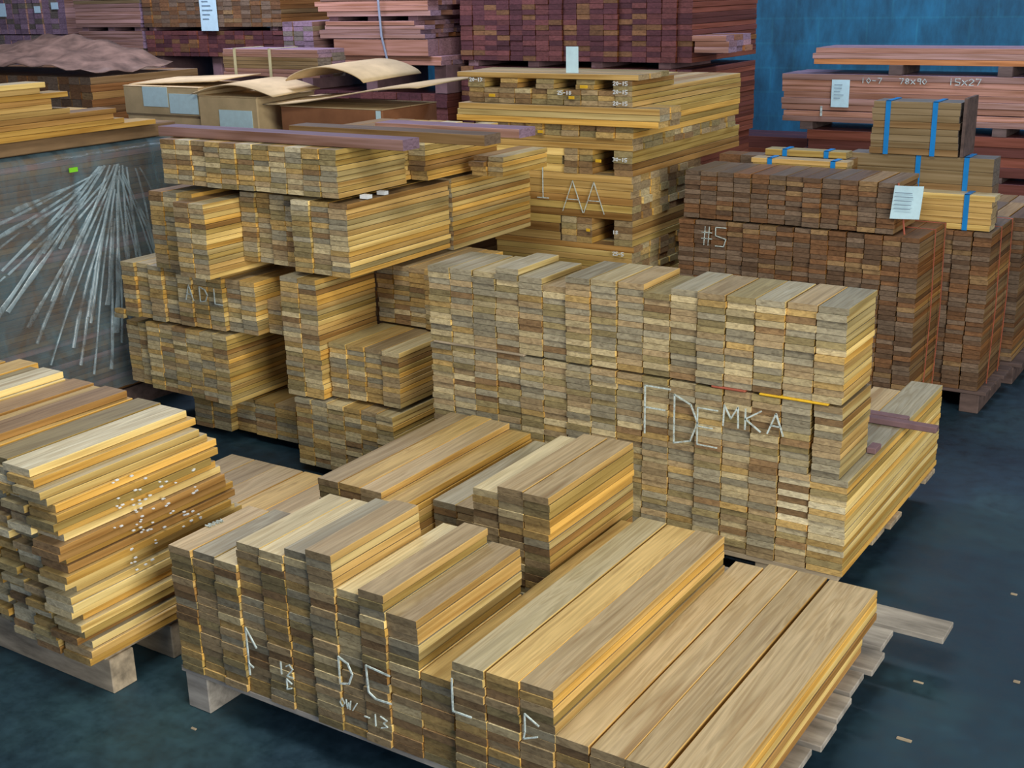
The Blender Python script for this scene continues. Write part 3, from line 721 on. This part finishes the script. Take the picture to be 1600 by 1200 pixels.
# ================================================================== PAPERS
def paper(x0, x1, y, z0, z1, label, lean=0.0, mat='paper', lines=5, curl=0.0):
    bm = bmesh.new(); n = 6; g_ = []
    for i in range(n+1):
        row = []
        for j in range(n+1):
            u, v = i/n, j/n
            row.append(bm.verts.new((x0+(x1-x0)*u+lean*v, y-curl*math.sin(u*2.2)*v*v, z0+(z1-z0)*v+curl*0.4*u)))
        g_.append(row)
    for i in range(n):
        for j in range(n): bm.faces.new((g_[i][j], g_[i+1][j], g_[i+1][j+1], g_[i][j+1]))
    bm.normal_update(); bmesh.ops.solidify(bm, geom=bm.faces[:], thickness=0.001)
    p = link('paper_label', bm, M[mat]); tag(p, label, 'paper label', 'paper labels on the lumber')
    if lines:
        bm = bmesh.new()
        for k in range(lines):
            zz_ = z1-(z1-z0)*(0.2+0.6*k/lines); f_ = random.uniform(0.5, 0.8)
            box(bm, x0+(x1-x0)*0.15, x0+(x1-x0)*f_, y-curl-0.004, y-curl-0.003, zz_, zz_+(z1-z0)*0.025)
        link('printed_lines', bm, M['ink'], p)
    return p
paper(-7.69, -7.50, 7.28, 1.62, 1.90, 'white paper sheet on the dark pile, upper left back')
paper(-2.965, -2.90, 5.03, 1.518, 1.635, 'small white tag standing up on tower top', lines=0)
paper(-2.88, -2.755, 8.485, 1.06, 1.245, 'white sheet on the pink pack by the blue wall')
paper(-1.445, -1.325, 5.07, 0.955, 1.092, 'white sheet curling from the dark block corner', lean=0.012, curl=0.012)
paper(-10.78, -10.60, 7.585, 1.74, 1.86, 'white sheet in the far upper left corner', lines=0)
paper(-10.18, -10.09, 7.585, 1.77, 1.83, 'small white slip near far left corner, by the sheet', lines=0)
paper(-9.93, -9.83, 7.585, 1.80, 1.86, 'small white slip on far left pile, right one', lines=0)
for i, (a_, b_) in enumerate([(3.655, 3.685), (3.76, 3.785)]):
    o = boxobj('paper_slip', (-3.085, -3.047, a_, b_, 1.1345, 1.149), M['white_paint']); tag(o, ['nearer', 'farther'][i]+' white slip between the fourth and top rear tiers', 'paper slip', 'slips between the tiers')

# ================================================================== CARTONS AND BUNDLES ON THE REAR PILE
def carton(x0, x1, y0, y1, z0, z1, label, mat='card'):
    t = empty('cardboard_box', ((x0+x1)/2, (y0+y1)/2, z0), label, 'cardboard box', 'cardboard boxes on the rear pile')
    a, b, h = (x1-x0)/2, (y1-y0)/2, z1-z0
    boxobj('body', (-a, a, -b, b, 0, h-0.002), M[mat], t, 0.006)
    boxobj('top_flap', (-a, a, -b, -0.004, h-0.002, h+0.003), M['card'], t); boxobj('top_flap', (-a, a, 0.004, b, h-0.002, h+0.003), M['card'], t)
    return t
def sheet_on(t, x0, x1, y, z0, z1, name='paper_patch'):
    return boxobj(name, (x0-t.location.x, x1-t.location.x, y-0.003-t.location.y, y-t.location.y, z0-t.location.z, z1-t.location.z), M['paper'], t)
ZB = 1.106
c1 = carton(-5.96, -5.33, 4.99, 5.45, ZB, 1.235, 'lower cardboard box at the left, dark marking on its corner')
bm = strokes(bmesh.new(), '45'.replace('4', 'L'), (-5.92-c1.location.x, 4.986-c1.location.y, 1.15-c1.location.z), (1, 0, 0), (0, 0, 1), 0.05, 0.008); link('printed_mark', bm, M['ink'], c1)
c2 = carton(-5.95, -5.32, 4.97, 5.43, 1.24, 1.40, 'upper cardboard box with two white sheets on its front')
sheet_on(c2, -5.78, -5.575, 4.968, 1.288, 1.398); sheet_on(c2, -5.56, -5.33, 4.966, 1.255, 1.365)
c3 = carton(-5.31, -4.86, 4.95, 5.42, ZB, 1.36, 'plain tan cardboard box beside the white sheets')
sheet_on(c3, -5.15, -4.90, 4.948, 1.17, 1.29)
c4 = carton(-4.72, -4.02, 4.98, 5.45, ZB, 1.32, 'reddish brown box under the curved cardboard sheet', 'card_edge')
sheet_on(c4, -4.06, -3.95+(-0.08), 4.978, 1.25, 1.315)
def curved_sheet(pts, y0, y1, label, th=0.006, name='cardboard_sheet'):
    bm = bmesh.new(); rows = []
    n = len(pts)
    for k, (x_, z_) in enumerate(pts):
        rows.append([bm.verts.new((x_, y0, z_)), bm.verts.new((x_, y0*0.5+y1*0.5, z_+0.01)), bm.verts.new((x_, y1, z_+0.015))])
    for a, b in zip(rows, rows[1:]):
        for j in range(2): bm.faces.new((a[j], b[j], b[j+1], a[j+1]))
    for f in bm.faces: f.smooth = True
    bm.normal_update(); bmesh.ops.solidify(bm, geom=bm.faces[:], thickness=th)
    o = link(name, bm, M['card']); return tag(o, label, 'cardboard sheet', 'loose cardboard on the boxes')
def curve(fn, n=26): return [fn(i/n) for i in range(n+1)]
curved_sheet(curve(lambda t: (-4.80+1.05*t, 1.333+0.11*(3*t*t-2*t*t*t))), 4.93, 5.46, 'long cardboard sheet bowing up to the right over the reddish box')
curved_sheet(curve(lambda t: (-5.33+0.62*t, 1.375+0.055*math.sin(t*math.pi))), 4.92, 5.30, 'bulging cardboard flap over the plain tan box')
curved_sheet(curve(lambda t: (-4.78+0.55*t, 1.445+0.075*math.sin(t*math.pi)**0.7)), 5.10, 5.60, 'arched cardboard piece behind the long sheet')
curved_sheet(curve(lambda t: (-5.95+0.70*t, 1.408+0.03*t)), 5.02, 5.40, 'flat cardboard lid on the box with white sheets')
def bundle(loc, sx, sy, sz, nx, nz, straps, smat, mix, label, name='strapped_bundle', rz=0.0, group='strapped bundles'):
    t = empty(name, loc, label, 'bundle', group, rz)
    w_, t_ = sy/nx, sz/nz
    for k in range(nz):
        for i in range(nx):
            e1, e2 = random.uniform(0, .012), random.uniform(0, .012)
            m_ = Matrix.Translation((-sx/2+e1, -sy/2+(i+1)*w_-0.001, k*t_)) @ Matrix.Rotation(R(-90), 4, 'Z')
            me = make_mesh('board', [(m_, w_-0.002, t_-0.001, sx-e1-e2, TONES[pick(mix)], random.uniform(0, 50))])
            o = bpy.data.objects.new('board', me); COL.objects.link(o); o.parent = t
    for s_ in straps:
        bm = bmesh.new(); a = s_*sx/2; q = 0.011; g_ = 0.003
        box(bm, a-q, a+q, -sy/2-g_, -sy/2-0.0005, -0.001, sz+g_); box(bm, a-q, a+q, sy/2+0.0005, sy/2+g_, -0.001, sz+g_); box(bm, a-q, a+q, -sy/2-g_, sy/2+g_, sz+0.0005, sz+g_)
        link('strap', bm, M[smat], t)
    return t
random.seed(91)
bundle((-5.18, 5.52, 1.435), 0.80, 0.22, 0.155, 2, 7, (-0.72, 0.02), 'strap_cream', 'grey', 'brown board bundle with two cream straps resting on the cardboard', rz=R(-3))
block_z = 0.11+36*T5+0.004
B3 = bundle((-1.32, 5.62, 0.11+34*T5+0.003), 0.36, 0.10, 0.155, 1, 6, (0.35,), 'strap_blue', 'top', 'lowest strapped bundle of pale boards right of the sheet')
B2 = bundle((-1.50, 5.74, 0.11+34*T5+0.003), 0.66, 0.13, 0.30, 1, 5, (-0.02, 0.62), 'strap_blue', 'bundle', 'dark bundle with two blue straps under the tallest one')
B1 = bundle((-1.53, 5.74, 0.11+34*T5+0.305), 0.40, 0.16, 0.235, 1, 8, (-0.62, 0.42), 'strap_blue', 'bundle', 'tallest bundle with two blue straps, topmost on dark piles')
boxobj_tag = boxobj('plywood_offcut', (-1.325, -1.312, 5.66, 5.86, 0.11+34*T5+0.306, 0.11+34*T5+0.56), M['pallet_dark']); tag(boxobj_tag, 'thin dark panel standing at the end of the tallest bundle', 'panel')
bundle((-1.98, 5.48, 0.11+36*T5+0.20), 0.46, 0.09, 0.045, 1, 2, (-0.6, 0.7), 'strap_blue', 'tower', 'flat pale bundle with blue straps behind the dark block top')
bundle((-2.00, 5.62, 0.11+36*T5+0.24), 0.40, 0.09, 0.03, 1, 1, (-0.5, 0.5), 'strap_blue', 'tower', 'thin pale bundle behind the flat strapped one')
carrier('lumber_pile', -2.42, -1.64, 5.44, 5.52, 0.11+36*T5+0.198, 'dark', 'dark boards on the dark block, under the flat strapped bundle', z0=0.11+36*T5+0.002)
carrier('lumber_pile', -2.42, -1.78, 5.56, 5.68, 0.11+36*T5+0.238, 'dark', 'dark boards behind the dark block, under thin bundle')
# orange cords round the dark piles
def tube(name, pts, r, mat, label=None, cat=None, group=None):
    bm = bmesh.new(); rings = []; P = [Vector(p) for p in pts]
    for i, p in enumerate(P):
        d = (P[min(i+1, len(P)-1)]-P[max(i-1, 0)]).normalized(); a = d.orthogonal().normalized(); b = d.cross(a)
        rings.append([bm.verts.new(p+(a*math.cos(k*R(60))+b*math.sin(k*R(60)))*r) for k in range(6)])
    for q, w2 in zip(rings, rings[1:]):
        off = min(range(6), key=lambda o: sum((q[k].co-w2[(k+o) % 6].co).length for k in range(6)))
        for k in range(6): bm.faces.new((q[k], q[(k+1) % 6], w2[(k+1+off) % 6], w2[(k+off) % 6]))
    bm.faces.new(rings[0]); bm.faces.new(rings[-1])
    return tag(link(name, bm, M[mat]), label, cat, group)
for i, (x_, y_, za, zb) in enumerate([(-1.312, 5.30, 0.11, 0.88), (-1.312, 5.46, 0.11, 0.88), (-1.126, 5.70, 0.11, 0.84), (-1.126, 5.92, 0.11, 0.84)]):
    tube('tie_cord', [(x_, y_, za), (x_+0.006, y_+0.004, (za+zb)/2), (x_, y_, zb), (x_-0.3, y_, zb+0.004)], 0.0025, 'cord_orange', 'orange cord tied down a dark pile side, %s from the middle block' % ordw(i+1), 'cord', 'orange cords on the dark piles')
tube('tie_cord', [(-1.425, 5.09, 1.10), (-1.40, 5.085, 1.0), (-1.385, 5.09, 0.89)], 0.004, 'cord_orange', 'orange cord hanging beside the curling white sheet', 'cord', 'orange cords on the dark piles')
tube('steel_strap', [(-5.49, 6.815, 1.90), (-5.47, 6.812, 1.60), (-5.44, 6.835, 1.41)], 0.008, 'strap_grey', 'grey strap hanging down the front of the pink stack', 'strap')

# ================================================================== SPACERS, STICKS, CHIPS
def stick(dims, col, label, name='spacer_stick', cat='stick', group='spacer sticks between packs'):
    o = boxobj(name, dims, M[col], None, 0.002); return tag(o, label, cat, group)
for i, x_ in enumerate([-3.1, -2.5, -1.8, -1.1]):
    for (z0, z1, q) in ((1.2812, 1.3445, 'topmost and labelled'), (0.9002, 0.9545, 'labelled and dark')):
        if i == 0 and z0 > 1.2: continue
        stick((x_, x_+0.09, 8.5, 8.93, z0, z1), 'pallet_dark', '%s dark spacer from left between %s packs by wall' % (ordw(i+1), q))
    if x_ > -3.05: stick((x_, x_+0.09, 8.5, 8.93, 0.6002, 0.6395), 'pallet_dark', '%s dark spacer from left under the dark pack by wall' % ordw(i+1))
M['sp_wood'] = simple('spacer_wood', (0.22, 0.13, 0.14), 0.85, 0.3, 6)
for (a, b, y_, z0, z1, n_, q) in ((-6.3, -5.0, 6.9, 1.222, 1.409, 3, 'pink stack'), (-8.35, -6.9, 7.35, 1.182, 1.419, 3, 'papered dark pile'), (-9.2, -8.45, 7.35, 1.182, 1.419, 2, 'lilac pack')):
    for k in range(n_):
        x_ = a+(b-a-0.1)*k/(n_-1)
        stick((x_, x_+0.10, y_, y_+0.6, z0, z1-0.001), 'sp_wood', '%s pallet block from left under the %s' % (ordw(k+1), q), 'pallet_block', 'block', 'blocks under the back row')
for (a, b, y_, z0, z1, n_, q) in ((-8.35, -6.9, 7.32, 1.62, 1.65, 3, 'papered pile tiers'), (-9.2, -8.45, 7.32, 1.62, 1.65, 3, 'lilac packs'), (-4.9, -3.4, 7.02, 1.40, 1.44, 4, 'dark red block halves'), (-5.98, -5.2, 6.87, 1.70, 1.73, 3, 'pink stack packs')):
    for k in range(n_):
        x_ = a+(b-a-0.08)*k/(n_-1)
        stick((x_, x_+0.08, y_, y_+0.6, z0+.0003, z1-0.0006), 'sp_wood', '%s thin spacer from left between the %s' % (ordw(k+1), q))
for i, (a, b, y_, z_) in enumerate([(-1.185, -0.93, 3.985, 0.4495), (-1.185, -1.04, 4.03, 0.4495)]):
    stick((a, b, y_, y_+0.035, z_, z_+0.02), 'sp_wood', ['long reddish stick lying across the long corner boards', 'short reddish stick behind the longer one on corner boards'][i], 'loose_stick', 'stick', 'sticks on the long boards')
stick((-1.075, -1.045, 3.70, 3.76, 0.4495, 0.468), 'sp_wood', 'small wood block lying on the long corner boards', 'loose_stick', 'stick', 'sticks on the long boards')
zs = 0.13+26*T3
for i, (a, b, m_) in enumerate([(-2.59, -2.2, 'pallet'), (-1.50, -1.385, 'cord_orange'), (-1.34, -1.12, 'yellow_paint')]):
    stick((a, b, 3.428, 3.60, zs+0.0004, zs+0.0072), m_, ['pale thin strip in the middle block seam at left', 'orange strip in the middle block seam above MKA', 'yellowish strip in the middle block seam near its corner'][i], 'seam_strip', 'strip', 'strips in the middle block seam')
random.seed(101)
for i, (x_, y_) in enumerate([(-0.74, 3.16), (-0.70, 2.86), (-0.74, 2.66), (-2.34, 1.93), (-0.62, 3.84), (-0.50, 3.3)]):
    bm = bmesh.new(); box(bm, x_, x_+random.uniform(.012, .04), y_, y_+random.uniform(.006, .012), 0, 0.004, 0.001)
    tag(link('wood_chip', bm, M['pallet']), ['chip beside the protruding pallet slat', 'pale chip right of the front pallet', 'chip near the front pallet corner', 'chip on the floor before the front pallet foot', 'chip on the open floor past the middle pallet', 'lone chip farther out on the aisle floor'][i], 'wood chip', 'wood chips on the floor')
# film over the brown pile behind the yellow boards
block_top = 1.28
bm = bmesh.new(); rows = []
for i in range(31):
    t = i/30; row = []
    for j in range(13):
        s_ = j/12
        row.append(bm.verts.new((-8.62+2.10*t, 5.19+0.7*s_, 1.445+0.20*max(0, 1-((t-0.5)/0.52)**2)*(0.25+0.75*s_)+0.012*math.sin(t*40+s_*5)+0.01*math.sin(s_*17+t*9))))
    rows.append(row)
for i in range(30):
    for j in range(12): bm.faces.new((rows[i][j], rows[i+1][j], rows[i+1][j+1], rows[i][j+1]))
for f in bm.faces: f.smooth = True
bm.normal_update(); bmesh.ops.solidify(bm, geom=bm.faces[:], thickness=0.004)
M['tarp'] = simple('brown_wrap', (0.16, 0.10, 0.075), 0.45, 0.5, 7, spec=0.6)
tag(link('wrapping_sheet', bm, M['tarp']), 'crumpled brown wrapping over the pile behind the yellow boards', 'wrapping')
